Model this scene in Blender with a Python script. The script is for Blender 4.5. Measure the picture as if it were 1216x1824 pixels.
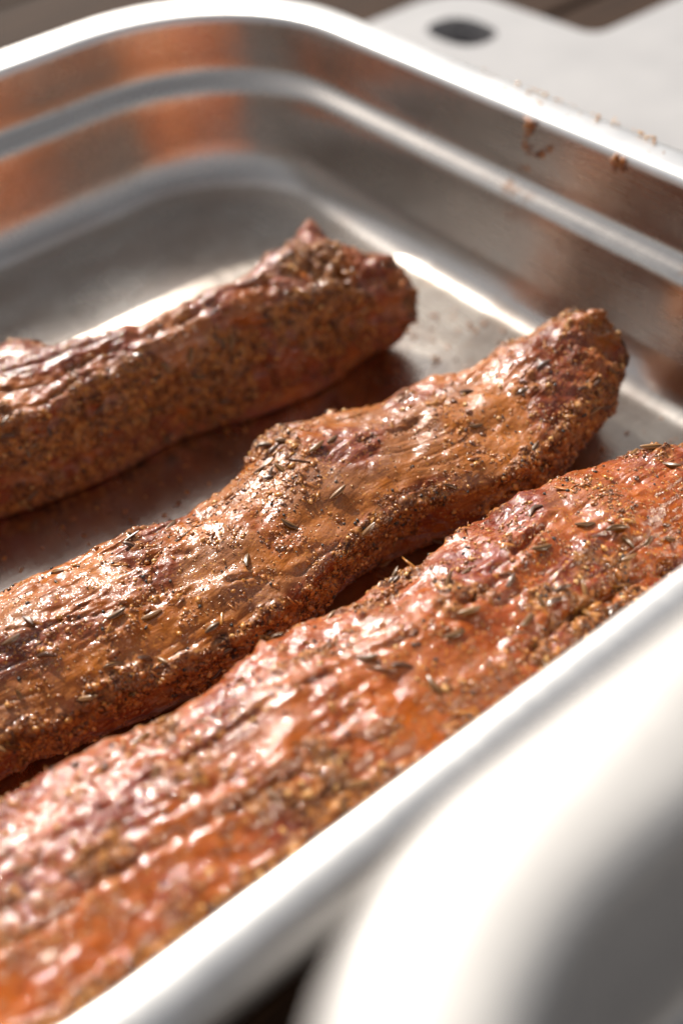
import bpy, bmesh, math, random
import numpy as np
from mathutils import Vector, Matrix, noise
R = math.radians
sc = bpy.context.scene
for o in list(bpy.data.objects): bpy.data.objects.remove(o)

# ------------------------------------------------------------------ camera
CP = np.array([-0.22391, -0.07762, 0.21281])
CD = np.array([0.38804322, 0.59924955, -0.70023028])
CR = np.array([0.78493773, -0.61305303, -0.08965906])
CU = np.array([0.48300644, 0.51484557, 0.70826465])
FPX = 2001.24
cd = bpy.data.cameras.new("camera"); cam = bpy.data.objects.new("camera", cd)
sc.collection.objects.link(cam); sc.camera = cam
m = Matrix.Identity(4)
for i in range(3):
    m[i][0] = CR[i]; m[i][1] = CU[i]; m[i][2] = -CD[i]; m[i][3] = CP[i]
cam.matrix_world = m
cd.sensor_fit = 'HORIZONTAL'; cd.sensor_width = 24.0; cd.lens = 24.0*FPX/1216.0
cd.clip_start = 0.01; cd.clip_end = 50
cd.dof.use_dof = True; cd.dof.focus_distance = 0.258; cd.dof.aperture_fstop = 5.3
cd.dof.aperture_blades = 0

# ------------------------------------------------------------------ sky and sun
SUN_EL, SUN_AZ = R(37.5), R(10)      # azimuth from +y towards +x
w = bpy.data.worlds.new("World"); sc.world = w; w.use_nodes = True
nt = w.node_tree; nt.nodes.clear()
sky = nt.nodes.new('ShaderNodeTexSky'); sky.sky_type = 'NISHITA'; sky.sun_disc = False
sky.sun_elevation = SUN_EL; sky.sun_rotation = SUN_AZ
sky.air_density = 1.0; sky.dust_density = 3.0; sky.ozone_density = 1.0
hs = nt.nodes.new('ShaderNodeHueSaturation'); hs.inputs['Saturation'].default_value = 0.28
bg = nt.nodes.new('ShaderNodeBackground'); bg.inputs['Strength'].default_value = 0.09
wo = nt.nodes.new('ShaderNodeOutputWorld')
nt.links.new(sky.outputs[0], hs.inputs['Color']); nt.links.new(hs.outputs[0], bg.inputs[0]); nt.links.new(bg.outputs[0], wo.inputs[0])
sd = bpy.data.lights.new("sun", 'SUN'); so = bpy.data.objects.new("sun", sd); sc.collection.objects.link(so)
sd.energy = 5.0; sd.angle = R(0.5); sd.color = (1.0, 0.94, 0.84)
sdir = Vector((math.sin(SUN_AZ)*math.cos(SUN_EL), math.cos(SUN_AZ)*math.cos(SUN_EL), math.sin(SUN_EL)))
so.rotation_euler = sdir.to_track_quat('Z', 'Y').to_euler(); so.location = sdir*2
sc.view_settings.view_transform = 'Standard'; sc.view_settings.look = 'None'
sc.view_settings.exposure = 0.43; sc.view_settings.gamma = 1.0
sc.cycles.use_denoising = True
sc.cycles.max_bounces = 10; sc.cycles.sample_clamp_indirect = 6

# ------------------------------------------------------------------ helpers
C = sc.collection
def tag(o, label=None, cat=None, group=None, kind=None):
    if label: o['label'] = label
    if cat: o['category'] = cat
    if group: o['group'] = group
    if kind: o['kind'] = kind
    return o
def empty(name, loc=(0, 0, 0)):
    o = bpy.data.objects.new(name, None); o.location = loc; o.empty_display_size = .01
    C.objects.link(o); return o
def link(name, me, parent=None):
    o = bpy.data.objects.new(name, me); C.objects.link(o)
    if parent is not None: o.parent = parent
    return o
def mesh_np(name, V, F, mat, smooth=True):
    V = np.asarray(V, dtype=np.float32); F = np.asarray(F, dtype=np.int32)
    me = bpy.data.meshes.new(name)
    n = F.shape[1]
    me.vertices.add(len(V)); me.vertices.foreach_set('co', V.ravel())
    me.loops.add(F.size); me.loops.foreach_set('vertex_index', F.ravel())
    me.polygons.add(len(F)); me.polygons.foreach_set('loop_start', np.arange(0, F.size, n, dtype=np.int32))
    me.update(calc_edges=True)
    me.polygons.foreach_set('use_smooth', np.full(len(F), smooth))
    me.materials.append(mat); me.validate(); me.update()
    return me
def unproj(px, z):
    v = CD + CR*(px[0]-608)/FPX - CU*(px[1]-912)/FPX
    return CP + v*(z-CP[2])/v[2]
def project(P):
    v = P-CP; d = v@CD
    return 608+FPX*(v@CR)/d, 912-FPX*(v@CU)/d, d

# gradient noise on numpy points
_rng = np.random.RandomState(7)
_perm = _rng.permutation(256); _perm = np.concatenate([_perm, _perm, _perm])
_g = _rng.normal(size=(256, 3)); _g /= np.linalg.norm(_g, axis=1)[:, None]
def pn(x, y, z):
    x = np.asarray(x, float); y = np.asarray(y, float)+0*x; z = np.asarray(z, float)+0*x
    xi = np.floor(x).astype(int); yi = np.floor(y).astype(int); zi = np.floor(z).astype(int)
    xf = x-xi; yf = y-yi; zf = z-zi
    u = xf*xf*xf*(xf*(xf*6-15)+10); v = yf*yf*yf*(yf*(yf*6-15)+10); w_ = zf*zf*zf*(zf*(zf*6-15)+10)
    out = 0
    for dx in (0, 1):
        a = _perm[(xi+dx) & 255]; wx = u if dx else 1-u
        for dy in (0, 1):
            b = _perm[a+((yi+dy) & 255)]; wy = v if dy else 1-v
            for dz in (0, 1):
                h = _perm[b+((zi+dz) & 255)]; wz = w_ if dz else 1-w_
                g = _g[h]
                out = out + wx*wy*wz*(g[..., 0]*(xf-dx)+g[..., 1]*(yf-dy)+g[..., 2]*(zf-dz))
    return out*1.5
def sstep(a, b, x):
    t = np.clip((x-a)/(b-a), 0, 1); return t*t*(3-2*t)

# ------------------------------------------------------------------ materials
def newmat(name):
    mt = bpy.data.materials.new(name); mt.use_nodes = True
    n = mt.node_tree; b = n.nodes['Principled BSDF']
    return mt, n, b
def N(n, t, **kw):
    nd = n.nodes.new(t)
    for k, v in kw.items():
        if k in nd.inputs.keys(): nd.inputs[k].default_value = v
        else: setattr(nd, k, v)
    return nd
def ramp(n, fac, stops, interp='LINEAR'):
    r = n.nodes.new('ShaderNodeValToRGB'); r.color_ramp.interpolation = interp
    el = r.color_ramp.elements
    while len(el) > 1: el.remove(el[-1])
    el[0].position = stops[0][0]; el[0].color = (*stops[0][1], 1)
    for p, c in stops[1:]:
        e = el.new(p); e.color = (*c, 1)
    n.links.new(fac, r.inputs[0]); return r
def mix(n, fac, a, b, mode='MIX'):
    m_ = n.nodes.new('ShaderNodeMix'); m_.data_type = 'RGBA'; m_.blend_type = mode
    for s, v in ((0, fac), (6, a), (7, b)):
        if hasattr(v, 'is_linked') or hasattr(v, 'links'): n.links.new(v, m_.inputs[s])
        else: m_.inputs[s].default_value = v if s == 0 else (*v, 1)
    return m_.outputs[2]
def math_(n, op, a, b=0.0, clamp=False):
    m_ = n.nodes.new('ShaderNodeMath'); m_.operation = op; m_.use_clamp = clamp
    for i, v in enumerate((a, b)):
        if hasattr(v, 'links'): n.links.new(v, m_.inputs[i])
        else: m_.inputs[i].default_value = v
    return m_.outputs[0]
def mapped(n, scale):
    tc = n.nodes.new('ShaderNodeTexCoord'); mp = n.nodes.new('ShaderNodeMapping')
    mp.inputs['Scale'].default_value = scale
    n.links.new(tc.outputs['Object'], mp.inputs[0]); return mp.outputs[0]
def noise_(n, vec, scale, detail=3, rough=.55):
    t = n.nodes.new('ShaderNodeTexNoise'); t.inputs['Scale'].default_value = scale
    t.inputs['Detail'].default_value = detail; t.inputs['Roughness'].default_value = rough
    n.links.new(vec, t.inputs['Vector']); return t.outputs[0]
def bump(n, h, strength, dist, prev=None):
    b = n.nodes.new('ShaderNodeBump'); b.inputs['Strength'].default_value = strength
    b.inputs['Distance'].default_value = dist; n.links.new(h, b.inputs['Height'])
    if prev is not None: n.links.new(prev, b.inputs['Normal'])
    return b.outputs[0]

def steel(name, base=(.66, .60, .54), rough=.2, stain=0.0, streak=(60, 4, 60)):
    mt, n, b = newmat(name)
    b.inputs['Metallic'].default_value = 1
    v = mapped(n, (1, 1, 1)); vs = mapped(n, streak)
    n1 = noise_(n, v, 35, 4); n2 = noise_(n, vs, 12, 3); n3 = noise_(n, v, 400, 2)
    r = math_(n, 'ADD', math_(n, 'MULTIPLY', n1, .16), math_(n, 'MULTIPLY', n2, .10))
    r = math_(n, 'ADD', r, rough-.13)
    n.links.new(r, b.inputs['Roughness'])
    c = mix(n, n1, tuple(x*.86 for x in base), tuple(min(1, x*1.1) for x in base))
    if stain > 0:
        # dried splashes of orange marinade, dense near the meat
        n4 = noise_(n, v, 90, 5, .65)
        f = ramp(n, n4, [(.60, (0, 0, 0)), (.70, (1, 1, 1))])
        f2 = ramp(n, noise_(n, v, 14, 2), [(.5, (0, 0, 0)), (.66, (1, 1, 1))])
        ff = math_(n, 'MULTIPLY', math_(n, 'MULTIPLY', f.outputs[0], f2.outputs[0]), stain)
        c = mix(n, ff, c, (.42, .17, .05))
        # thin meat juice and oil smears lying on the pan floor
        sx = n.nodes.new('ShaderNodeSeparateXYZ'); n.links.new(v, sx.inputs[0])
        low = math_(n, 'LESS_THAN', sx.outputs[2], .006)
        nj = ramp(n, noise_(n, mapped(n, (22, 40, 22)), 1, 4, .6), [(.42, (0, 0, 0)), (.60, (1, 1, 1))])
        jf = math_(n, 'MULTIPLY', math_(n, 'MULTIPLY', nj.outputs[0], low), .28)
        c = mix(n, jf, c, (.36, .20, .12))
        r = math_(n, 'SUBTRACT', r, math_(n, 'MULTIPLY', jf, .16)); n.links.new(r, b.inputs['Roughness'])
    n.links.new(c, b.inputs['Base Color'])
    vs2 = mapped(n, (6, 900, 6)); n7 = noise_(n, vs2, 1.2, 4, .6)
    bn = bump(n, n2, .12, .0004); bn = bump(n, n1, .25, .0012, bn); bn = bump(n, n7, .18, .0002, bn)
    n.links.new(bn, b.inputs['Normal'])
    return mt
M = {}
M['steel_basin'] = steel('basin_steel', rough=.265, stain=.5)
M['steel_rim'] = steel('rim_steel', base=(.85, .83, .81), rough=.40, stain=.3)
M['steel_second'] = steel('second_pan_steel', base=(.39, .375, .365), rough=.50)
M['steel_second'].node_tree.nodes['Principled BSDF'].inputs['Metallic'].default_value = .6

def meat_mat(name, flesh=(.18, .034, .008), pale=(.31, .112, .038), orange=(.41, .115, .004), dark=(.03, .007, .004)):
    mt, n, b = newmat(name)
    def attr(a):
        x = n.nodes.new('ShaderNodeAttribute'); x.attribute_name = a; return x.outputs['Fac']
    crust, film, smooth, fib_shade = attr('crust'), attr('film'), attr('silver'), attr('fibre_shade')
    uv = n.nodes.new('ShaderNodeAttribute'); uv.attribute_name = 'grain'   # (along, around, 0) in metres
    gv = uv.outputs['Vector']
    mp = n.nodes.new('ShaderNodeMapping'); mp.inputs['Scale'].default_value = (110, 1500, 1); n.links.new(gv, mp.inputs[0])
    v = mapped(n, (1, 1, 1))
    fine = noise_(n, mp.outputs[0], 1, 3)
    n8 = noise_(n, v, 110, 4, .6); n1 = noise_(n, v, 380, 4, .6); n2 = noise_(n, v, 1500, 3, .6); n3 = noise_(n, v, 60, 3)
    c = mix(n, ramp(n, n8, [(.35, (0, 0, 0)), (.68, (1, 1, 1))]).outputs[0], flesh, tuple(x*1.45 for x in flesh))
    c = mix(n, math_(n, 'MULTIPLY', fib_shade, .42), c, dark)  # crease shade painted into the colour of grooves, tears and folds
    c = mix(n, smooth, c, pale)
    c = mix(n, math_(n, 'MULTIPLY', ramp(n, fine, [(.45, (0, 0, 0)), (.7, (1, 1, 1))]).outputs[0], .45), c, dark)
    fm = math_(n, 'MULTIPLY', film, ramp(n, n3, [(.30, (.25,)*3), (.62, (1, 1, 1))]).outputs[0])
    fm2 = math_(n, 'MULTIPLY', fm, ramp(n, n1, [(.30, (.4,)*3), (.6, (1, 1, 1))]).outputs[0])
    c = mix(n, fm2, c, orange)
    cc = ramp(n, n1, [(.30, (.035, .012, .006)), (.43, (.13, .040, .012)), (.54, (.30, .105, .025)), (.70, (.50, .23, .06))])
    c = mix(n, crust, c, cc.outputs[0])
    sp = ramp(n, n2, [(.26, (1, 1, 1)), (.34, (0, 0, 0))])
    c = mix(n, math_(n, 'MULTIPLY', sp.outputs[0], .55), c, (.05, .02, .012))
    n6 = noise_(n, v, 1350, 2, .6)
    sg = ramp(n, n6, [(.60, (0, 0, 0)), (.66, (1, 1, 1))])
    sm = ramp(n, n8, [(.38, (.1,)*3), (.56, (1, 1, 1))])
    c = mix(n, math_(n, 'MULTIPLY', math_(n, 'MULTIPLY', sg.outputs[0], sm.outputs[0]), .75), c, (.60, .25, .035))
    n.links.new(c, b.inputs['Base Color'])
    b.inputs['Subsurface Weight'].default_value = .06
    b.inputs['Subsurface Radius'].default_value = (1, .35, .2); b.inputs['Subsurface Scale'].default_value = .0015
    rr = math_(n, 'ADD', math_(n, 'MULTIPLY', crust, .18), math_(n, 'MULTIPLY', n8, .35))
    rr = math_(n, 'ADD', rr, .22); n.links.new(rr, b.inputs['Roughness'])
    b.inputs['Specular IOR Level'].default_value = .14
    cw = ramp(n, n8, [(.36, (.12,)*3), (.50, (1, 1, 1))]); cw2 = ramp(n, n1, [(.38, (.3,)*3), (.52, (1, 1, 1))]); cwt = math_(n, 'MULTIPLY', math_(n, 'MULTIPLY', cw.outputs[0], cw2.outputs[0]), math_(n, 'SUBTRACT', 1.0, math_(n, 'MULTIPLY', crust, .45))); n.links.new(cwt, b.inputs['Coat Weight'])
    b.inputs['Coat Roughness'].default_value = .09; b.inputs['Coat IOR'].default_value = 1.62
    bn = bump(n, fine, .45, .00025)
    bn = bump(n, n1, .6, .0005, bn)
    bn = bump(n, n2, .6, .00022, bn)
    n.links.new(bn, b.inputs['Normal'])
    n4 = noise_(n, v, 2000, 1, .5); n5 = noise_(n, v, 3300, 0, .5)
    bc = bump(n, fine, .3, .00008); bc = bump(n, n4, 1.0, .00017, bc); bc = bump(n, n5, 1.0, .00005, bc)
    n.links.new(bc, b.inputs['Coat Normal'])
    return mt
M['meat'] = meat_mat('marinated_meat')
M['meat_red'] = meat_mat('marinated_meat_redder', flesh=(.175, .024, .007), pale=(.24, .068, .024), orange=(.38, .084, .003))
M['meat_brown'] = meat_mat('marinated_meat_browner', flesh=(.205, .036, .009), pale=(.35, .118, .042), orange=(.42, .110, .005))

def bit_mat(name, stops, rough=.35, coat=.5):
    mt, n, b = newmat(name)
    a = n.nodes.new('ShaderNodeAttribute'); a.attribute_name = 'tone'
    r = ramp(n, a.outputs['Fac'], stops)
    v = mapped(n, (1, 1, 1)); nn = noise_(n, v, 1800, 2)
    c = mix(n, math_(n, 'MULTIPLY', nn, .5), r.outputs[0], tuple(x*.4 for x in stops[len(stops)//2][1]))
    n.links.new(c, b.inputs['Base Color'])
    b.inputs['Roughness'].default_value = rough; b.inputs['Coat Weight'].default_value = coat; b.inputs['Coat Roughness'].default_value = .12
    b.inputs['Subsurface Weight'].default_value = .1; b.inputs['Subsurface Scale'].default_value = .0006
    return mt
M['crumb'] = bit_mat('rub_crumb', [(0, (.07, .020, .007)), (.3, (.24, .068, .012)), (.65, (.48, .16, .022)), (1, (.66, .30, .05))])
M['grain'] = bit_mat('wet_rub_grain', [(0, (.20, .05, .008)), (.4, (.34, .11, .012)), (.75, (.50, .20, .03)), (1, (.62, .32, .07))], .22, 1.0)
M['pepper'] = bit_mat('black_pepper', [(0, (.012, .010, .010)), (.6, (.04, .03, .025)), (1, (.14, .10, .07))], .5, .3)
M['granule'] = bit_mat('granule', [(0, (.62, .26, .05)), (1, (.75, .42, .14))], .3, .6)
def seed_mat(name, lo, hi):
    mt, n, b = newmat(name)
    a = n.nodes.new('ShaderNodeAttribute'); a.attribute_name = 'rib'
    v = mapped(n, (1, 1, 1))
    r = mix(n, a.outputs['Fac'], lo, hi)
    r = mix(n, math_(n, 'MULTIPLY', noise_(n, v, 900, 3), .5), r, tuple(x*.5 for x in lo))
    n.links.new(r, b.inputs['Base Color'])
    b.inputs['Roughness'].default_value = .32; b.inputs['Coat Weight'].default_value = .4; b.inputs['Coat Roughness'].default_value = .15
    return mt
M['seed_olive'] = seed_mat('olive_seed', (.060, .022, .007), (.30, .14, .035))
M['seed_brown'] = seed_mat('brown_seed', (.04, .014, .006), (.22, .08, .022))
M['seed_tan'] = seed_mat('tan_seed', (.14, .055, .014), (.44, .21, .055))

# ------------------------------------------------------------------ pans
def rrect(x0, x1, y0, y1, r, n=14, m_=10):
    pts = []
    cs = [((x1-r, y1-r), 0), ((x0+r, y1-r), 90), ((x0+r, y0+r), 180), ((x1-r, y0+r), 270)]
    for k, ((cx, cy), a0) in enumerate(cs):
        for i in range(n+1):
            a = R(a0+90*i/n); pts.append((cx+r*math.cos(a), cy+r*math.sin(a)))
        (nx, ny), na = cs[(k+1) % 4]
        ex, ey = pts[-1]; a = R(na); sx, sy = nx+r*math.cos(a), ny+r*math.sin(a)
        for i in range(1, m_): pts.append((ex+(sx-ex)*i/m_, ey+(sy-ey)*i/m_))
    return pts
def loft(loops, mat, name, parent, cap0=False, cap1=False):
    n = len(loops[0]); V = [p for l in loops for p in l]
    bm = bmesh.new(); vs = [bm.verts.new(p) for p in V]
    for j in range(len(loops)-1):
        for i in range(n):
            a, b_ = j*n+i, j*n+(i+1) % n
            bm.faces.new((vs[a], vs[b_], vs[b_+n], vs[a+n]))
    for cap, j in ((cap0, 0), (cap1, len(loops)-1)):
        if cap:
            ring = [vs[j*n+i] for i in range(n)]
            z = loops[j][0][2]; cx = sum(p[0] for p in loops[j])/n; cy = sum(p[1] for p in loops[j])/n
            prev = ring
            for k in (.8, .55, .3):
                cur = [bm.verts.new((cx+(v.co.x-cx)*k, cy+(v.co.y-cy)*k, z)) for v in ring]
                for i in range(n): bm.faces.new((prev[i], cur[i], cur[(i+1) % n], prev[(i+1) % n]))
                prev = cur
            bm.faces.new(prev)
    bmesh.ops.recalc_face_normals(bm, faces=bm.faces)
    me = bpy.data.meshes.new(name); bm.to_mesh(me); bm.free()
    for p in me.polygons: p.use_smooth = True
    me.materials.append(mat)
    return link(name, me, parent)
def arc(c, r, a0, a1, n=5):
    return [(c[0]+r*math.cos(R(a0+(a1-a0)*i/n)), c[1]+r*math.sin(R(a0+(a1-a0)*i/n))) for i in range(n+1)]
def make_pan(root, X0, X1, Y0, Y1, H, rc, ledge_z, fl, mb, mr, floor_z=.003, inset=.0215):
    """fl = flange widths (x0,x1,y0,y1); inside wall at the rectangle, profile given as (inset, z)"""
    ox, oy = root.location.x, root.location.y
    oz = root.location.z
    # inside: floor -> cove -> lower wall -> ledge -> upper wall -> lip
    prof = [(inset+.012, floor_z)]
    prof += [(inset-.0015, floor_z)]
    prof += [(inset-.0015-.0115*math.sin(R(a)), floor_z+.0135*(1-math.cos(R(a)))) for a in (8, 16, 24, 32, 40, 48, 56, 64, 72, 80, 86)]
    prof += [(.0070, ledge_z-.009), (.0065, ledge_z-.0040), (.0060, ledge_z-.0022), (.0051, ledge_z-.0008), (.0038, ledge_z+.0001),
             (.0023, ledge_z+.0008), (.0012, ledge_z+.0020), (.0007, ledge_z+.004), (.0005, ledge_z+.008), (.0003, H-.006), (0.0, H-.0030)]
    lip = [(-.0002, H-.0018), (-.0008, H-.0007), (-.0018, H-.0001)]
    L = []
    for ins, z in prof:
        r = max(rc-ins*1.1, .012)
        L.append([(x-ox, y-oy, z) for x, y in rrect(X0+ins, X1-ins, Y0+ins, Y1-ins, r)])
    basin = loft(L, mb, 'basin', root, cap0=True)
    def o_loop(k, z, shift=0.0):
        a, b_, c, d = [max(0.0018, f*k)+shift for f in fl]
        return [(x-ox, y-oy, z) for x, y in rrect(X0-a, X1+b_, Y0-c, Y1+d, rc+.8*min(a, b_, c, d))]
    rim = [L[-1]] + [[(x-ox, y-oy, z) for x, y in rrect(X0+i, X1-i, Y0+i, Y1-i, rc-i)] for i, z in lip]
    rim += [o_loop(.22, H), o_loop(.4, H-.0001), o_loop(.58, H-.0005), o_loop(.75, H-.0013), o_loop(.89, H-.0027), o_loop(.97, H-.0045), o_loop(1, H-.0062), o_loop(1, H-.0078),
            o_loop(1, H-.0084, -.0004), o_loop(1, H-.0086, -.0014), o_loop(.85, H-.0066, -.0012), o_loop(.2, H-.0026)]
    # underside and outer wall
    outs = [(-.0016, H-.0045), (-.0014, ledge_z+.003), (-.0008, ledge_z+.001), (.0035, ledge_z-.002), (.0050, ledge_z-.004), (.0062, ledge_z-.012), (.0085, floor_z+.012), (.012, floor_z+.003), (.020, .0004), (.034, .0002)]
    loft(rim, mr, 'rim', root)
    O = [o_loop(.2, H-.0026)]
    for ins, z in outs:
        O.append([(x-ox, y-oy, z) for x, y in rrect(X0+ins, X1-ins, Y0+ins, Y1-ins, max(rc-ins, .012))])
    loft(O, mb, 'outer_wall', root, cap1=True)
PX0, PX1, PY0, PY1, PH = -.282, 0.0, 0.0, .300, .0627
pan = empty('steel_pan', (-.134, .15, 0))
tag(pan, 'shallow stainless steel food pan with rounded corners holding the three marinated tenderloins', 'food pan')
make_pan(pan, PX0, PX1, PY0, PY1, PH, .062, .0394, (.012, .017, .0115, .022), M['steel_basin'], M['steel_rim'])
Q0 = -.2305+.015
pan2 = empty('deep_steel_pan', (-.08, -.15, 0))
tag(pan2, 'deeper empty steel pan, blurred in front, its rounded corner above the meat pan rim', 'food pan')
make_pan(pan2, Q0, Q0+.30, -.048-.24, -.048, .110, .040, .055, (.015, .015, .015, .021), M['steel_second'], M['steel_second'])

# ------------------------------------------------------------------ tenderloins
def cr_closed(P, n):
    """P: (S, K, 2) control points, returns (S, n, 2) closed Catmull-Rom, denser on the upper side"""
    S, K, _ = P.shape
    dens = np.array([1.0, 1.2, .55, 1.6, 1.5, .55, .9, .5, .2, .2])[:K]
    cum = np.concatenate([[0], np.cumsum(dens)]); q = np.linspace(0, cum[-1], n, endpoint=False)
    k = np.searchsorted(cum, q, side='right')-1; t = (q-cum[k])/dens[k]
    p0, p1, p2, p3 = P[:, (k-1) % K], P[:, k], P[:, (k+1) % K], P[:, (k+2) % K]
    t = t[None, :, None]
    return .5*((2*p1)+(-p0+p2)*t+(2*p0-5*p1+4*p2-p3)*t*t+(-p0+3*p1-3*p2+p3)*t**3)
def smooth_interp(x, xs, ys):
    y = np.interp(x, xs, ys); return y
def gsmooth(a, k):
    ker = np.exp(-.5*(np.arange(-3*k, 3*k+1)/k)**2); ker /= ker.sum()
    return np.convolve(np.pad(a, 3*k, mode='edge'), ker, mode='valid')
FLOOR = .0032
def build_tenderloin(tab, xr, seed, mat, NU=760, NV=300, crust_spots=(), silver_spots=(), film_spots=(), cuts=(), cap=(.012, .010), crust_bias=0., silver_bias=0., film_bias=0., bumps=(), side_shade=0.0, root_loc=None, fib_ang=0.0):
    """tab rows: x, y_contact, y_ridge, z_ridge, z_top, y_far, z_far"""
    T = np.array(tab); x0, x1 = xr
    xs = np.linspace(x0, x1, NU)
    # cluster rings at ends
    th = np.linspace(0, 1, NU); xs = x0+(x1-x0)*(th-.035*np.sin(2*np.pi*th)/(2*np.pi)*1)
    cols = [gsmooth(np.interp(xs, T[:, 0], T[:, i]), 7) for i in range(1, 7)]
    yc, yr, zr, zt, yf, zf = cols
    P = np.zeros((NU, 10, 2))
    mid = .5*(yr+yf); wd = yf-yr
    zt = np.minimum(zt, np.maximum(zr, zf)+.0042)
    P[:, 0] = np.stack([yc, np.full(NU, FLOOR)], 1)
    P[:, 1] = np.stack([np.minimum(yc, yr)-.0006, FLOOR+.45*(zr-FLOOR)], 1)
    P[:, 2] = np.stack([yr-.0006, zr-.0045], 1)
    P[:, 3] = np.stack([yr+.0016, zr+.0002], 1)
    P[:, 4] = np.stack([mid, zt], 1)
    P[:, 5] = np.stack([yf-.0045, zf+.0014], 1)
    P[:, 6] = np.stack([yf-.0002, zf-.0030], 1)
    P[:, 7] = np.stack([yf+.0016, FLOOR+.40*(zf-FLOOR)], 1)
    P[:, 8] = np.stack([yf-.004, np.full(NU, FLOOR)], 1)
    P[:, 9] = np.stack([mid, np.full(NU, FLOOR-.0005)], 1)
    S = cr_closed(P, NV)
    c = S.mean(axis=1, keepdims=True)
    tl = np.clip((xs-x0)/cap[0], 0, 1); tr = np.clip((x1-xs)/cap[1], 0, 1)
    sc_ = np.sqrt(np.clip(1-(1-tl)**2, 0, 1))*np.sqrt(np.clip(1-(1-tr)**2, 0, 1))
    sc_ = np.maximum(sc_, .015)
    S = c+(S-c)*sc_[:, None, None]
    X = np.repeat(xs[:, None], NV, 1); Y = S[..., 0]; Z = S[..., 1]
    G = np.stack([X, Y, Z], 2)
    def normals(G):
        du = np.gradient(G, axis=0); dv = np.roll(G, -1, 1)-np.roll(G, 1, 1)
        n = np.cross(du, dv); n /= (np.linalg.norm(n, axis=2, keepdims=True)+1e-12)
        return n
    Nn = normals(G)
    ctr = G.mean(axis=1, keepdims=True)
    if ((G-ctr)*Nn).sum() < 0: Nn = -Nn
    # large form
    k = seed*17.3
    X, Y, Z = G[..., 0], G[..., 1], G[..., 2]
    endf = np.maximum(1-tl, 1-np.clip((x1-xs)/.022, 0, 1))[:, None]
    d = .0011*pn(X*75+k, Y*90, Z*90) + (.0007+.0022*endf)*pn(X*170+k, Y*210+3, Z*210) + (.0002+.0013*endf)*np.abs(pn(X*380+k, Y*420+3, Z*420))
    for (bx, by, br, ba) in bumps:
        d += ba*np.exp(-((X-bx)**2+(Y-by)**2)/(br*br))
    up = sstep(.004, .012, Z)
    G = G+Nn*(d*up)[..., None]
    arcl = np.concatenate([np.zeros((NU, 1)), np.cumsum(np.linalg.norm(np.diff(G, axis=1), axis=2), axis=1)], 1)
    X, Y, Z = G[..., 0], G[..., 1], G[..., 2]
    av = arcl-arcl[:, NV//3][:, None]
    # fibre coordinates, drifting direction
    wv = .0035*pn(X*28+k, Y*28, 5.) + .0012*pn(X*90+k, Y*90, Z*90)
    f_a = X; f_b = av+wv+fib_ang*X
    def fld(spots, sgn=1):
        o = np.zeros_like(X)
        for (px, py, zz, rad, wt) in spots:
            q = unproj((px, py), zz)
            o = np.maximum(o, wt*np.exp(-((X-q[0])**2+(Y-q[1])**2+.6*(Z-q[2])**2)/(rad*rad)))
        return o
    lowA = pn(X*55+k+9, Y*75, Z*75); lowB = pn(X*48+k+31, Y*60+5, Z*60); lowC = pn(X*60+k+51, Y*80+9, Z*80)
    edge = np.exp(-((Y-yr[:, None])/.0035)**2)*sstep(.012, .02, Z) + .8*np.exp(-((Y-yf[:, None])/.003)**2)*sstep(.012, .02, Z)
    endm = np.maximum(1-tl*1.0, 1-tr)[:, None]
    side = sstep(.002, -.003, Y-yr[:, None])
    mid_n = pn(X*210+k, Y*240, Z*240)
    craw = .55*lowA + .38*mid_n + .46*edge + .35*endm + (.16+.25*side_shade)*side + fld(crust_spots) - .8*fld(silver_spots) + crust_bias  # near side is crusted, with extra crust to paint in its shade
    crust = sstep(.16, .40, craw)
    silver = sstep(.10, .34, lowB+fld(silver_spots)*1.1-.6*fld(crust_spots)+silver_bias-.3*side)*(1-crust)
    film = sstep(-.12, .35, lowC+fld(film_spots)+film_bias-side_shade*.6*side)  # orange film thinned on the near side, its shade put into the colour
    # grooves along the fibres
    g1 = pn(f_a*45+k, f_b*480, 1.7); g2 = pn(f_a*60+k, f_b*1000, 8.2); g3 = pn(f_a*16+k, f_b*150, 3.1)
    rid = 1-np.abs(g1)*2.2; rid = np.clip(rid, 0, 1)**3
    rid2 = np.clip(1-np.abs(g2)*2.4, 0, 1)**2
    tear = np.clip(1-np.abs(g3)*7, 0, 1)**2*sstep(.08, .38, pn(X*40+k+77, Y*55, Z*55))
    amp = 1-.72*silver
    pat = .35+.65*sstep(-.15, .25, pn(X*70+k+5, Y*90, Z*90))
    dd = -.00022*rid*amp*pat - .00017*rid2*(1-.75*silver)*pat + .00020*pn(f_a*70+k, f_b*420, 5.5)*amp + .00036*pn(X*330+k, Y*420, Z*420)*amp
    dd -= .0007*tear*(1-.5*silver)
    for (pts, wd, dp) in cuts:                      # deep folds traced on the surface
        Q = np.array([unproj((a, b_), zz)[:2] for a, b_, zz in pts])
        best = np.full(X.shape, 9.)
        for a, b_ in zip(Q[:-1], Q[1:]):
            ab = b_-a; t = np.clip(((X-a[0])*ab[0]+(Y-a[1])*ab[1])/(ab@ab), 0, 1)
            best = np.minimum(best, np.hypot(X-a[0]-t*ab[0], Y-a[1]-t*ab[1]))
        best = best+.0008*pn(X*420+k, Y*420, 4.)
        wob = wd*.75*(1+.8*pn(X*300+k, Y*300, 0.))
        m_ = np.exp(-(best/wob)**2)*(Z > .012)*sstep(-.25, .2, pn(X*110+k, Y*110, 9.))
        dd -= dp*m_; tear = np.maximum(tear, m_)
        dd += .22*dp*np.exp(-((best-2.2*wd)/wd)**2)*(Z > .012)
    # granular crust
    c1 = pn(X*620+k, Y*620, Z*620); c2 = pn(X*1150+k, Y*1150, Z*1150); c3 = pn(X*330+k, Y*330, Z*330)
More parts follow.
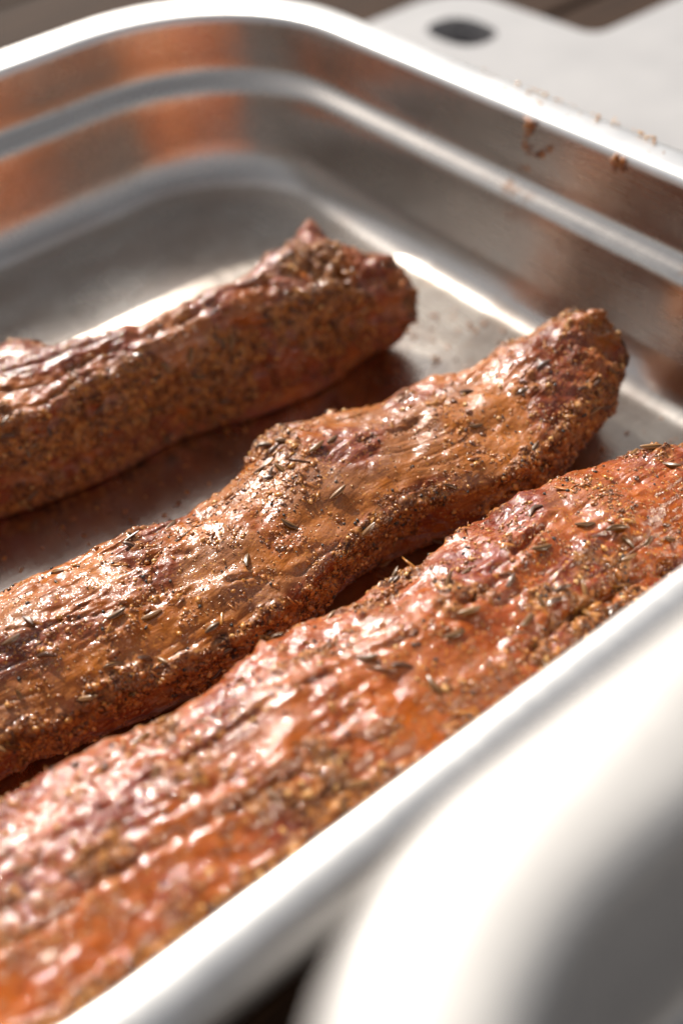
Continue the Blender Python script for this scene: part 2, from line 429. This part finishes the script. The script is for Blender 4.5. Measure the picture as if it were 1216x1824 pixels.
    dd += crust*(.00022+.00075*np.clip(c3+.1, -.25, 1)+.00060*np.abs(c1)+.00026*c2)
    dd += (.00012*c1+.00005*c2)*(1-.5*silver) + .00025*c3*(1-silver)
    G = G+Nn*(dd*up)[..., None]
    G[..., 2] = np.maximum(G[..., 2], FLOOR)
    # keep inside the pan walls
    G[..., 1] = np.maximum(G[..., 1], .0082); G[..., 0] = np.minimum(G[..., 0], -.0075)
    Nn = normals(G)
    if ((G-ctr)*Nn).sum() < 0: Nn = -Nn
    loc = np.array(root_loc)
    V = (G-loc).reshape(-1, 3)
    i = np.arange(NU-1)[:, None]; j = np.arange(NV)[None, :]
    F = np.stack([i*NV+j, i*NV+(j+1) % NV, (i+1)*NV+(j+1) % NV, (i+1)*NV+j], 2).reshape(-1, 4)
    me = mesh_np('meat', V, F, mat)
    for nm, a in (('crust', crust), ('film', film), ('silver', silver), ('fibre_shade', np.clip(tear*.9+.35*rid*amp, 0, 1))):
        at = me.attributes.new(nm, 'FLOAT', 'POINT'); at.data.foreach_set('value', a.astype(np.float32).ravel())
    at = me.attributes.new('grain', 'FLOAT_VECTOR', 'POINT')
    at.data.foreach_set('vector', np.stack([f_a, f_b, 0*f_a], 2).astype(np.float32).ravel())
    return me, G, Nn, crust, tear, up

# small pieces ---------------------------------------------------------------
def seed_mesh(name, L, Wd, seed, mat, bend=.0):
    rnd = random.Random(seed); rings, seg = 9, 20
    V, F, rib = [], [], []
    for i in range(rings+1):
        t = i/rings; x = (t-.5)*L; r = Wd*.5*math.sin(math.pi*(.04+.92*t))**.62*(1+.12*(t-.5))
        for j in range(seg):
            a = 2*math.pi*j/seg; rb = .5+.5*math.cos(a*5); rr = r*(.82+.20*rb)
            V.append((x, rr*math.cos(a)+bend*(4*(t-.5)**2), rr*math.sin(a)*.72)); rib.append(rb**1.5)
    for i in range(rings):
        for j in range(seg):
            F.append((i*seg+j, i*seg+(j+1) % seg, (i+1)*seg+(j+1) % seg, (i+1)*seg+j))
    me = mesh_np(name, V, F, mat)
    at = me.attributes.new('rib', 'FLOAT', 'POINT'); at.data.foreach_set('value', np.array(rib, dtype=np.float32))
    return me
SEEDS = [seed_mesh('cumin_seed', .0044, .00140, 1, M['seed_olive'], .0003), seed_mesh('cumin_seed', .0038, .00125, 2, M['seed_brown'], -.0003),
         seed_mesh('cumin_seed', .0048, .00140, 3, M['seed_tan'], .0002), seed_mesh('cumin_seed', .0036, .00150, 4, M['seed_olive'], 0.),
         seed_mesh('cumin_seed', .0046, .00115, 5, M['seed_brown'], .0005)]
ico_v = None
def ico(sub=1):
    bm = bmesh.new(); bmesh.ops.create_icosphere(bm, subdivisions=sub, radius=1.0)
    v = np.array([list(x.co) for x in bm.verts]); f = np.array([[q.index for q in x.verts] for x in bm.faces]); bm.free(); return v, f
IV, IF = ico(1)
IV2, IF2 = ico(2)
def scatter_mesh(name, P, Nv, sizes, rs, mat, stretch=(1., 1.8), sliver=.0, sub=1):
    V0, F0 = (IV, IF) if sub == 1 else (IV2, IF2)
    n = len(P); k = len(V0)
    jit = 1+rs.uniform(-.32, .32, (n, k, 1))
    st = np.stack([rs.uniform(stretch[0], stretch[1], n), np.ones(n), rs.uniform(.55, .95, n)], 1)
    sl = rs.rand(n) < sliver
    st[sl] = np.stack([rs.uniform(2.6, 4.5, sl.sum()), rs.uniform(.45, .8, sl.sum()), rs.uniform(.35, .6, sl.sum())], 1)
    A = V0[None]*jit*st[:, None, :]*sizes[:, None, None]
    t = rs.normal(size=(n, 3)); t -= (t*Nv).sum(1)[:, None]*Nv; t /= np.linalg.norm(t, axis=1)[:, None]
    t = t+Nv*rs.normal(size=(n, 1))*.25; t /= np.linalg.norm(t, axis=1)[:, None]
    b_ = np.cross(Nv, t); b_ /= np.linalg.norm(b_, axis=1)[:, None]; nn = np.cross(t, b_)
    Wv = A[..., 0:1]*t[:, None]+A[..., 1:2]*b_[:, None]+A[..., 2:3]*nn[:, None]+P[:, None]
    F = (F0[None]+(np.arange(n)*k)[:, None, None]).reshape(-1, 3)
    me = mesh_np(name, Wv.reshape(-1, 3), F, mat, smooth=True)
    at = me.attributes.new('tone', 'FLOAT', 'POINT')
    at.data.foreach_set('value', np.repeat(rs.beta(1.6, 1.6, n), k).astype(np.float32))
    return me
GRAN = []
for s in range(4):
    rs_ = np.random.RandomState(40+s)
    GRAN.append(scatter_mesh('spice_granule', np.zeros((1, 3)), np.array([[0, 0, 1.]]), np.array([.00062]), rs_, M['granule'], (1, 1.5), 0, 1))

def place_piece(name, me, root, loc, P, Nv, rs, ang=None, tangent=None, s=1.0, sink=.0002):
    n = Vector(Nv).normalized()
    t = Vector(tangent) if tangent is not None else Vector(rs.normal(size=3))
    t = (t-n*t.dot(n)).normalized(); t = (t+n*rs.normal()*.13).normalized()
    b_ = n.cross(t).normalized(); n2 = t.cross(b_).normalized()
    o = link(name, me, root)
    mt = Matrix((t, b_, n2)).transposed().to_4x4()
    mt = Matrix.Translation(Vector(P)-Vector(loc)+n*sink)@mt@Matrix.Scale(s, 4)
    o.matrix_local = mt
    return o
def dress(root, loc, G, Nn, crust, tear, up, seed, n_seed, n_crumb, n_pep, n_gran, fixed=()):
    rs = np.random.RandomState(seed)
    loc = np.array(loc)
    Gp = G.reshape(-1, 3); Np = Nn.reshape(-1, 3); cr = crust.ravel(); te = tear.ravel()
    # area weights
    du = np.linalg.norm(np.gradient(G, axis=0), axis=2); dv = np.linalg.norm(np.roll(G, -1, 1)-G, axis=2)
    area = (du*dv).ravel()
    px, py, dist = project(Gp)
    facing = ((CP-Gp)*Np).sum(1) > 0
    vis = (px > -60) & (px < 1280) & (py > -60) & (py < 1900)
    ok = (Gp[:, 2] > .006)
    base = area*ok*np.where(facing, 1, .25)*np.where(vis, 1, .3)
    def pick(w_, n): return rs.choice(len(Gp), n, p=w_/w_.sum())
    clu = sstep(-.05, .35, pn(Gp[:, 0]*95+seed*3, Gp[:, 1]*120, Gp[:, 2]*120))
    i = pick(base*(.05+.55*clu+cr**1.5*1.1+te*.4)*(.25+clu), n_crumb)
    sz = rs.gamma(2.6, .000098, n_crumb).clip(.00010, .00100)
    me = scatter_mesh('rub_crumbs', Gp[i]-loc, Np[i], sz, rs, M['crumb'], sliver=.16)
    tag(link('rub_crumbs', me, root), kind='stuff')
    i = pick(base*vis*(.35+.9*sstep(-.1, .35, pn(Gp[:, 0]*120+seed, Gp[:, 1]*120, Gp[:, 2]*120))), 6500)
    me = scatter_mesh('wet_grains', Gp[i]-loc-Np[i]*.00003, Np[i], rs.gamma(4, .000042, len(i)).clip(.00007, .00034), rs, M['grain'], (1, 1.5))
    tag(link('wet_grains', me, root), kind='stuff')
    i = pick(base*(.5+cr), n_pep)
    me = scatter_mesh('cracked_pepper', Gp[i]+Np[i]*.0001-loc, Np[i], rs.uniform(.00016, .00046, n_pep), rs, M['pepper'], (1, 1.5))
    tag(link('cracked_pepper', me, root), kind='stuff')
    for (a, b_, a2, b2, kind) in fixed:        # seeds where the photo shows them, laid on the surface
        m_ = np.hypot(px-a, py-b_) < 9; m_ &= facing
        if not m_.any(): continue
        ids = np.where(m_)[0]; q = ids[np.argmin(dist[ids])]
        m2 = np.hypot(px-a2, py-b2) < 9; m2 &= facing
        tg = None
        if m2.any():
            id2 = np.where(m2)[0]; q2 = id2[np.argmin(dist[id2])]; tg = Gp[q2]-Gp[q]
        place_piece('cumin_seed', SEEDS[kind], root, loc, Gp[q], Np[q], rs, tangent=tg, s=1.05, sink=.00045)
    bs = base*(.10+cr+.4*te)
    i = pick(bs, n_seed)
    for q in i:
        tg = rs.normal(size=3)*np.array([1.0, .8, .8]) + np.array([.5, 0, 0])
        place_piece('cumin_seed', SEEDS[rs.randint(len(SEEDS))], root, loc, Gp[q], Np[q], rs, tangent=tg, s=rs.uniform(.72, 1.08), sink=rs.uniform(.0, .0005))
    i = pick(base*(.15+cr), n_gran)
    for q in i:
        place_piece('spice_granule', GRAN[rs.randint(4)], root, loc, Gp[q], Np[q], rs, s=rs.uniform(.55, 1.15), sink=.0002)

# middle tenderloin
t2 = [  # x, y_contact, y_ridge, z_ridge, z_top, y_far, z_far
 (-0.2620, 0.0860, 0.0790, 0.0190, 0.0270, 0.1080, 0.0200),
 (-0.2350, 0.0900, 0.0820, 0.0210, 0.0310, 0.1180, 0.0240),
 (-0.2070, 0.0880, 0.0820, 0.0210, 0.0330, 0.1190, 0.0250),
 (-0.1900, 0.0830, 0.0760, 0.0220, 0.0330, 0.1175, 0.0260),
 (-0.1760, 0.0800, 0.0720, 0.0230, 0.0330, 0.1160, 0.0260),
 (-0.1600, 0.0790, 0.0695, 0.0240, 0.0330, 0.1130, 0.0260),
 (-0.1460, 0.0790, 0.0700, 0.0250, 0.0330, 0.1090, 0.0260),
 (-0.1320, 0.0810, 0.0725, 0.0250, 0.0320, 0.1110, 0.0260),
 (-0.1210, 0.0820, 0.0760, 0.0240, 0.0330, 0.1175, 0.0270),
 (-0.1120, 0.0800, 0.0765, 0.0250, 0.0340, 0.1190, 0.0270),
 (-0.1050, 0.0790, 0.0755, 0.0250, 0.0340, 0.1160, 0.0260),
 (-0.0940, 0.0760, 0.0690, 0.0260, 0.0340, 0.1110, 0.0260),
 (-0.0840, 0.0740, 0.0660, 0.0260, 0.0330, 0.1090, 0.0260),
 (-0.0735, 0.0740, 0.0655, 0.0270, 0.0340, 0.1065, 0.0270),
 (-0.0635, 0.0780, 0.0665, 0.0280, 0.0360, 0.1020, 0.0280),
 (-0.0520, 0.0790, 0.0680, 0.0290, 0.0380, 0.1000, 0.0310),
 (-0.0420, 0.0810, 0.0710, 0.0300, 0.0400, 0.0970, 0.0330),
 (-0.0320, 0.0850, 0.0765, 0.0310, 0.0420, 0.0930, 0.0350),
 (-0.0220, 0.0880, 0.0770, 0.0280, 0.0370, 0.0930, 0.0320)]
loc2 = (-.14, .094, FLOOR)
m2 = empty('pork_tenderloin', loc2)
tag(m2, 'middle spice-rubbed tenderloin with a flat glossy top, its tip curled up against the pan wall', 'meat', 'marinated tenderloins in the steel pan')
r2 = build_tenderloin(t2, (-.262, -.0265), 2, M['meat'], side_shade=1.4, root_loc=loc2, cap=(.014, .008), film_bias=.06, silver_bias=.14, crust_bias=-.15, fib_ang=-.12,
    silver_spots=[(700, 790, .033, .016, .6), (560, 900, .033, .012, .55), (420, 960, .033, .012, .5), (860, 740, .035, .014, .55), (560, 980, .03, .008, .5), (200, 1150, .033, .012, .3)],
    crust_spots=[(480, 780, .03, .007, .5), (960, 640, .04, .010, .5), (1030, 590, .045, .012, .5), (640, 930, .03, .005, .5), (520, 860, .032, .004, .4), (690, 700, .03, .006, .35), (230, 1180, .03, .010, .35), (250, 970, .03, .006, .35), (760, 860, .028, .005, .4)],
    film_spots=[(250, 1060, .033, .02, .6), (900, 780, .03, .014, .6), (1000, 760, .03, .012, .4), (60, 1050, .03, .02, .5), (140, 1150, .03, .02, .4)],
    cuts=[([(180, 1010, .031), (260, 985, .033), (330, 968, .033)], .0013, .0012), ([(400, 1010, .033), (520, 985, .033), (600, 925, .033)], .0007, .0007),
          ([(640, 770, .033), (720, 745, .033), (790, 700, .034)], .0012, .0009), ([(0, 1110, .033), (150, 1080, .033), (330, 1030, .033), (470, 990, .033)], .0006, .0005)])
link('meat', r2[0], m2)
dress(m2, loc2, *r2[1:], 12, 75, 7500, 330, 130, fixed=[(520, 929, 540, 938, 0), (437, 990, 440, 1012, 0), (232, 963, 255, 970, 1), (210, 1088, 240, 1075, 0), (383, 1112, 400, 1100, 3),
    (50, 1098, 65, 1110, 1), (100, 1012, 120, 1015, 2), (325, 905, 350, 903, 0), (270, 1090, 285, 1080, 2), (150, 1240, 175, 1240, 2), (25, 1135, 50, 1120, 0), (265, 1170, 290, 1168, 1),
    (600, 870, 640, 840, 2), (560, 790, 590, 775, 2), (830, 690, 860, 680, 1)])

# rear tenderloin
t1 = [
 (-.262, .168, .166, .026, .034, .200, .028),
 (-.205, .168, .166, .030, .039, .202, .031),
 (-.180, .165, .1655, .032, .038, .198, .031),
 (-.168, .161, .1625, .033, .038, .198, .033),
 (-.156, .159, .1605, .033, .038, .1955, .033),
 (-.144, .157, .1590, .034, .038, .1885, .031),
 (-.130, .158, .1580, .034, .038, .1810, .031),
 (-.121, .157, .1570, .035, .038, .1775, .031),
 (-.108, .152, .1555, .035, .038, .1775, .031),
 (-.0975, .149, .1550, .035, .039, .1775, .031),
 (-.085, .147, .1525, .035, .040, .1745, .034),
 (-.074, .147, .1460, .034, .040, .1740, .037),
 (-.064, .149, .1410, .033, .041, .1710, .038),
 (-.055, .151, .1385, .031, .036, .1640, .033),
 (-.045, .153, .1400, .028, .032, .1560, .029)]
loc1 = (-.15, .175, FLOOR)
m1 = empty('pork_tenderloin', loc1)
tag(m1, 'rearmost spice-rubbed tenderloin, pale ridge along its top, knobbly raised end', 'meat', 'marinated tenderloins in the steel pan')
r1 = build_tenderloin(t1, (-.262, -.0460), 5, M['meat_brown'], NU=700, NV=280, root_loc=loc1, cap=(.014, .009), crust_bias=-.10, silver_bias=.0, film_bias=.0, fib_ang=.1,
    silver_spots=[(60, 715, .037, .007, .5), (200, 665, .037, .007, .5), (330, 605, .037, .006, .5), (440, 555, .037, .006, .4)],
    crust_spots=[(550, 450, .042, .012, .5), (100, 640, .035, .008, .4), (480, 500, .04, .008, .4), (400, 640, .02, .008, .25)],
    cuts=[([(120, 660, .036), (260, 605, .036), (400, 545, .036)], .0012, .0016), ([(440, 590, .033), (540, 590, .03), (620, 560, .03)], .0013, .0014),
          ([(600, 470, .04), (625, 520, .036), (630, 560, .03)], .0014, .002), ([(0, 820, .02), (90, 790, .02), (180, 745, .02)], .0008, .001)],
    side_shade=.5, bumps=[(-.150, .189, .006, .003), (-.063, .169, .0035, .0055), (-.069, .164, .005, .002), (-.052, .148, .006, .0015)])
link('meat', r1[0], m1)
dress(m1, loc1, *r1[1:], 11, 65, 8000, 260, 110, fixed=[(50, 905, 60, 920, 2), (345, 640, 350, 620, 2), (420, 610, 425, 590, 2), (20, 780, 60, 765, 1)])

# front tenderloin
t3 = [
 (-.262, .026, .0175, .030, .036, .060, .030),
 (-.218, .026, .0165, .031, .037, .0640, .030),
 (-.207, .026, .0165, .031, .037, .0630, .030),
 (-.199, .026, .0165, .031, .037, .0625, .030),
 (-.187, .026, .0165, .031, .037, .0590, .030),
 (-.176, .026, .0165, .031, .037, .0590, .030),
 (-.164, .026, .0165, .031, .037, .0600, .030),
 (-.149, .026, .0160, .031, .037, .0590, .030),
 (-.136, .026, .0160, .031, .037, .0565, .030),
 (-.121, .026, .0155, .031, .037, .0555, .030),
 (-.107, .026, .0150, .030, .037, .0565, .031),
 (-.094, .026, .0150, .029, .037, .0560, .031),
 (-.081, .026, .0150, .028, .036, .0540, .031),
 (-.069, .026, .0155, .028, .036, .0525, .030),
 (-.055, .026, .0160, .028, .035, .0480, .029),
 (-.047, .026, .0170, .027, .034, .0440, .028),
 (-.030, .026, .0185, .025, .031, .0390, .025)]
loc3 = (-.14, .038, FLOOR)
m3 = empty('pork_tenderloin', loc3)
tag(m3, 'nearest spice-rubbed tenderloin, reddish orange and wet, lying along the near rim of the steel pan', 'meat', 'marinated tenderloins in the steel pan')
r3 = build_tenderloin(t3, (-.262, -.022), 9, M['meat_red'], root_loc=loc3, cap=(.014, .014), film_bias=.10, crust_bias=-.10, silver_bias=-.02, fib_ang=.05,
    silver_spots=[(1050, 910, .035, .010, .5), (700, 1170, .035, .010, .4), (870, 1170, .035, .010, .4), (880, 1010, .03, .005, .35)],
    crust_spots=[(880, 960, .034, .007, .5), (820, 1040, .035, .008, .5), (960, 1060, .034, .009, .45), (1080, 1030, .032, .008, .45), (300, 1290, .034, .006, .5), (100, 1400, .034, .006, .4),
                 (620, 1340, .034, .008, .35), (1160, 800, .03, .008, .4), (400, 1500, .034, .008, .3), (1000, 1100, .033, .008, .4), (200, 1500, .035, .010, .25), (30, 1700, .035, .012, .3)],
    film_spots=[(1120, 880, .033, .016, .6), (820, 1170, .035, .016, .5), (600, 1260, .035, .016, .4), (400, 1600, .033, .014, .6), (250, 1700, .033, .014, .6)],
    cuts=[([(830, 1080, .034), (880, 1045, .034), (920, 985, .034), (985, 930, .034)], .0013, .0022), ([(930, 1170, .032), (1010, 1100, .032), (1100, 1040, .032), (1216, 985, .032)], .0015, .0022),
          ([(440, 1420, .035), (560, 1350, .035), (700, 1290, .035)], .0012, .0018), ([(150, 1580, .035), (300, 1490, .035), (420, 1430, .035)], .0011, .0016),
          ([(200, 1420, .035), (360, 1330, .035), (480, 1250, .035), (620, 1180, .035), (740, 1130, .035)], .0008, .0010), ([(0, 1690, .035), (160, 1590, .035)], .001, .0013)])
link('meat', r3[0], m3)
dress(m3, loc3, *r3[1:], 13, 85, 8500, 360, 150, fixed=[(1040, 928, 1070, 923, 0), (1100, 934, 1070, 934, 0), (965, 970, 985, 966, 0), (915, 1030, 905, 1045, 1), (942, 905, 950, 890, 1),
    (770, 1215, 785, 1235, 0), (1000, 1040, 1025, 1035, 1), (835, 1082, 855, 1078, 2), (1195, 822, 1216, 830, 0), (1150, 795, 1180, 785, 2), (655, 1165, 680, 1165, 0), (990, 1062, 1010, 1058, 1),
    (1195, 955, 1216, 953, 0), (610, 1345, 630, 1325, 2), (640, 1390, 670, 1380, 2), (810, 1125, 830, 1118, 0), (940, 1100, 950, 1085, 0), (1090, 1085, 1095, 1060, 1)])

# ------------------------------------------------------------------ spice crumbs on the pan
def crumb_clump(pxs, wall, label, seed):
    rs = np.random.RandomState(seed); P, Nv = [], []
    for (a, b_) in pxs:
        v = CD+CR*(a-608)/FPX-CU*(b_-912)/FPX
        if wall == 'x': t = (-.0005-CP[0])/v[0]; n_ = np.array([-1, 0, 0.])
        else: t = (PH-CP[2])/v[2]; n_ = np.array([0, 0, 1.])
        q = CP+v*t
        for k in range(5): P.append(q+rs.normal(size=3)*np.array([.0, .0007, .0007] if wall == 'x' else [.0008, .0008, 0])); Nv.append(n_)
    P = np.array(P); c = P.mean(0)
    me = scatter_mesh('spice_crumb', P-c, np.array(Nv), rs.uniform(.0003, .0008, len(P)), rs, M['crumb'], sliver=.1, sub=1)
    o = link('spice_crumb', me); o.location = c
    tag(o, label, 'crumb', 'spice crumbs stuck to the pan')
crumb_clump([(948, 218), (940, 230), (932, 240), (944, 226)], 'x', 'small orange spice crumb high on the right pan wall, the upper of a pair', 3)
crumb_clump([(936, 258), (945, 268), (955, 274), (966, 272), (978, 266)], 'x', 'curved orange spice crumb on the right pan wall, just below a smaller one', 4)
crumb_clump([(1095, 288), (1108, 298), (1110, 287)], 'x', 'orange spice crumb just under the right rim, set apart from the pair', 5)
crumb_clump([(934, 302), (933, 338)], 'x', 'two faint orange spice dots low on the right pan wall under the curved crumb', 6)
def rim_flecks():
    rs = np.random.RandomState(21); P = []
    for i in range(34):
        t = rs.rand(); a = 880+t*336; b_ = 130+t*125+rs.normal()*22
        q = unproj((a, b_), PH); q[0] = np.clip(q[0], .002, .0115); P.append(q)
    P = np.array(P); c = P.mean(0)
    me = scatter_mesh('rim_flecks', P-c, np.tile([0, 0, 1.], (len(P), 1)), rs.uniform(.0002, .0006, len(P)), rs, M['granule'], sliver=.1)
    o = link('rim_flecks', me); o.location = c
    tag(o, 'fine orange spice flecks scattered on the right rim of the steel pan', 'spice', kind='stuff')
rim_flecks()
def floor_spice():
    rs = np.random.RandomState(33); P = []
    lanes = [(-.25, -.02, .122, .152, 330), (-.20, -.012, .056, .072, 90), (-.24, -.03, .192, .215, 70), (-.045, -.025, .09, .17, 40)]
    for x0, x1, y0, y1, n_ in lanes:
        for i in range(n_): P.append([rs.uniform(x0, x1), y0+(y1-y0)*rs.rand(), FLOOR+.0001])
    P = np.array(P); c = P.mean(0)
    me = scatter_mesh('spilled_spice', P-c, np.tile([0, 0, 1.], (len(P), 1)), rs.gamma(3, .0001, len(P)).clip(.00012, .0008), rs, M['crumb'], sliver=.2)
    o = link('spilled_spice', me); o.location = c
    tag(o, 'loose rub crumbs spilled on the steel pan floor between the tenderloins', 'spice', kind='stuff')
floor_spice()

# ------------------------------------------------------------------ table and board behind
def wood(name):
    mt, n, b = newmat(name)
    v = mapped(n, (3, 60, 3)); g = noise_(n, v, 6, 5, .6)
    oi = n.nodes.new('ShaderNodeObjectInfo')
    c = ramp(n, g, [(.3, (.014, .007, .004)), (.55, (.038, .018, .009)), (.75, (.07, .034, .016))])
    c2 = mix(n, math_(n, 'MULTIPLY', oi.outputs['Random'], .4), c.outputs[0], (.05, .026, .015))
    n.links.new(c2, b.inputs['Base Color']); b.inputs['Roughness'].default_value = .85; b.inputs['Specular IOR Level'].default_value = .15
    n.links.new(bump(n, g, .3, .001), b.inputs['Normal'])
    return mt
M['wood'] = wood('dark_wood')
tb = empty('wooden_table', (0, .3, -.04))
tag(tb, 'dark brown plank table top under the steel pans and the white board', 'table')
def box_bm(sx, sy, sz, bev=.003):
    bm = bmesh.new(); bmesh.ops.create_cube(bm, size=1)
    for v in bm.verts: v.co = Vector((v.co.x*sx, v.co.y*sy, v.co.z*sz))
    bmesh.ops.bevel(bm, geom=list(bm.edges), offset=bev, segments=2, profile=.5, affect='EDGES'); return bm
bm = box_bm(2.0, .117, .04); pm = bpy.data.meshes.new('plank'); bm.to_mesh(pm); bm.free(); pm.materials.append(M['wood'])
for i in range(16):
    o = link('plank', pm, tb); o.location = (0, -.9+i*.12, .0195)
def board():
    mt, n, b = newmat('white_plastic')
    v = mapped(n, (1, 1, 1)); g = noise_(n, v, 30, 4); g2 = noise_(n, v, 300, 3)
    n.links.new(mix(n, g, (.32, .31, .315), (.45, .435, .43)), b.inputs['Base Color'])
    b.inputs['Roughness'].default_value = .35; n.links.new(bump(n, g2, .2, .0006), b.inputs['Normal'])
    z = .012
    A = unproj((1060, 62), z); Ta = unproj((900, -8), z); H0 = unproj((822, 55), z)
    xr = A[0]; yt = A[1]+.088; xl = .045; ys = A[1]
    out = []
    def rc(cx, cy, r, a0, a1, n_=8):
        for i in range(n_+1):
            a = R(a0+(a1-a0)*i/n_); out.append((cx+r*math.cos(a), cy+r*math.sin(a)))
    rc(xl+.012, -.02, .012, 270, 180); rc(xl+.025, yt-.025, .025, 180, 90); rc(xr-.025, yt-.025, .025, 90, 0)
    rc(xr+.008, ys+.008, .008, 180, 270, 4); rc(.50, ys-.012, .012, 90, 0); rc(.50, -.02, .012, 0, -90)
    hole = []
    for i in range(32):
        a = 2*math.pi*i/32
        ca, sa = math.cos(a), math.sin(a)
        hole.append((H0[0]+.012*math.copysign(abs(ca)**.8, ca), H0[1]+.017*math.copysign(abs(sa)**.8, sa)))
    bm = bmesh.new()
    for zz in (0.0008, z):
        vo = [bm.verts.new((x, y, zz)) for x, y in out]; vh = [bm.verts.new((x, y, zz)) for x, y in hole]
        eo = [bm.edges.new((vo[i], vo[(i+1) % len(vo)])) for i in range(len(vo))]
        eh = [bm.edges.new((vh[i], vh[(i+1) % len(vh)])) for i in range(len(vh))]
        bmesh.ops.triangle_fill(bm, use_beauty=True, use_dissolve=False, edges=eo+eh)
        if zz == .0008: lo, lh = vo, vh
        else:
            for A_, B_ in ((lo, vo), (lh, vh)):
                for i in range(len(A_)): bm.faces.new((A_[i], A_[(i+1) % len(A_)], B_[(i+1) % len(A_)], B_[i]))
    bmesh.ops.recalc_face_normals(bm, faces=bm.faces)
    c = Vector((.25, .1, 0))
    for v_ in bm.verts: v_.co -= c
    me = bpy.data.meshes.new('cutting_board'); bm.to_mesh(me); bm.free(); me.materials.append(mt)
    o = link('cutting_board', me); o.location = c
    tag(o, 'pale grey board with an oval hand hole, blurred beyond the right pan rim', 'board')
board()
print('tris', sum(len(o.data.loop_triangles) if o.type == 'MESH' and (o.data.calc_loop_triangles() or True) else 0 for o in C.objects if o.name.startswith(('meat', 'rub', 'crack'))))
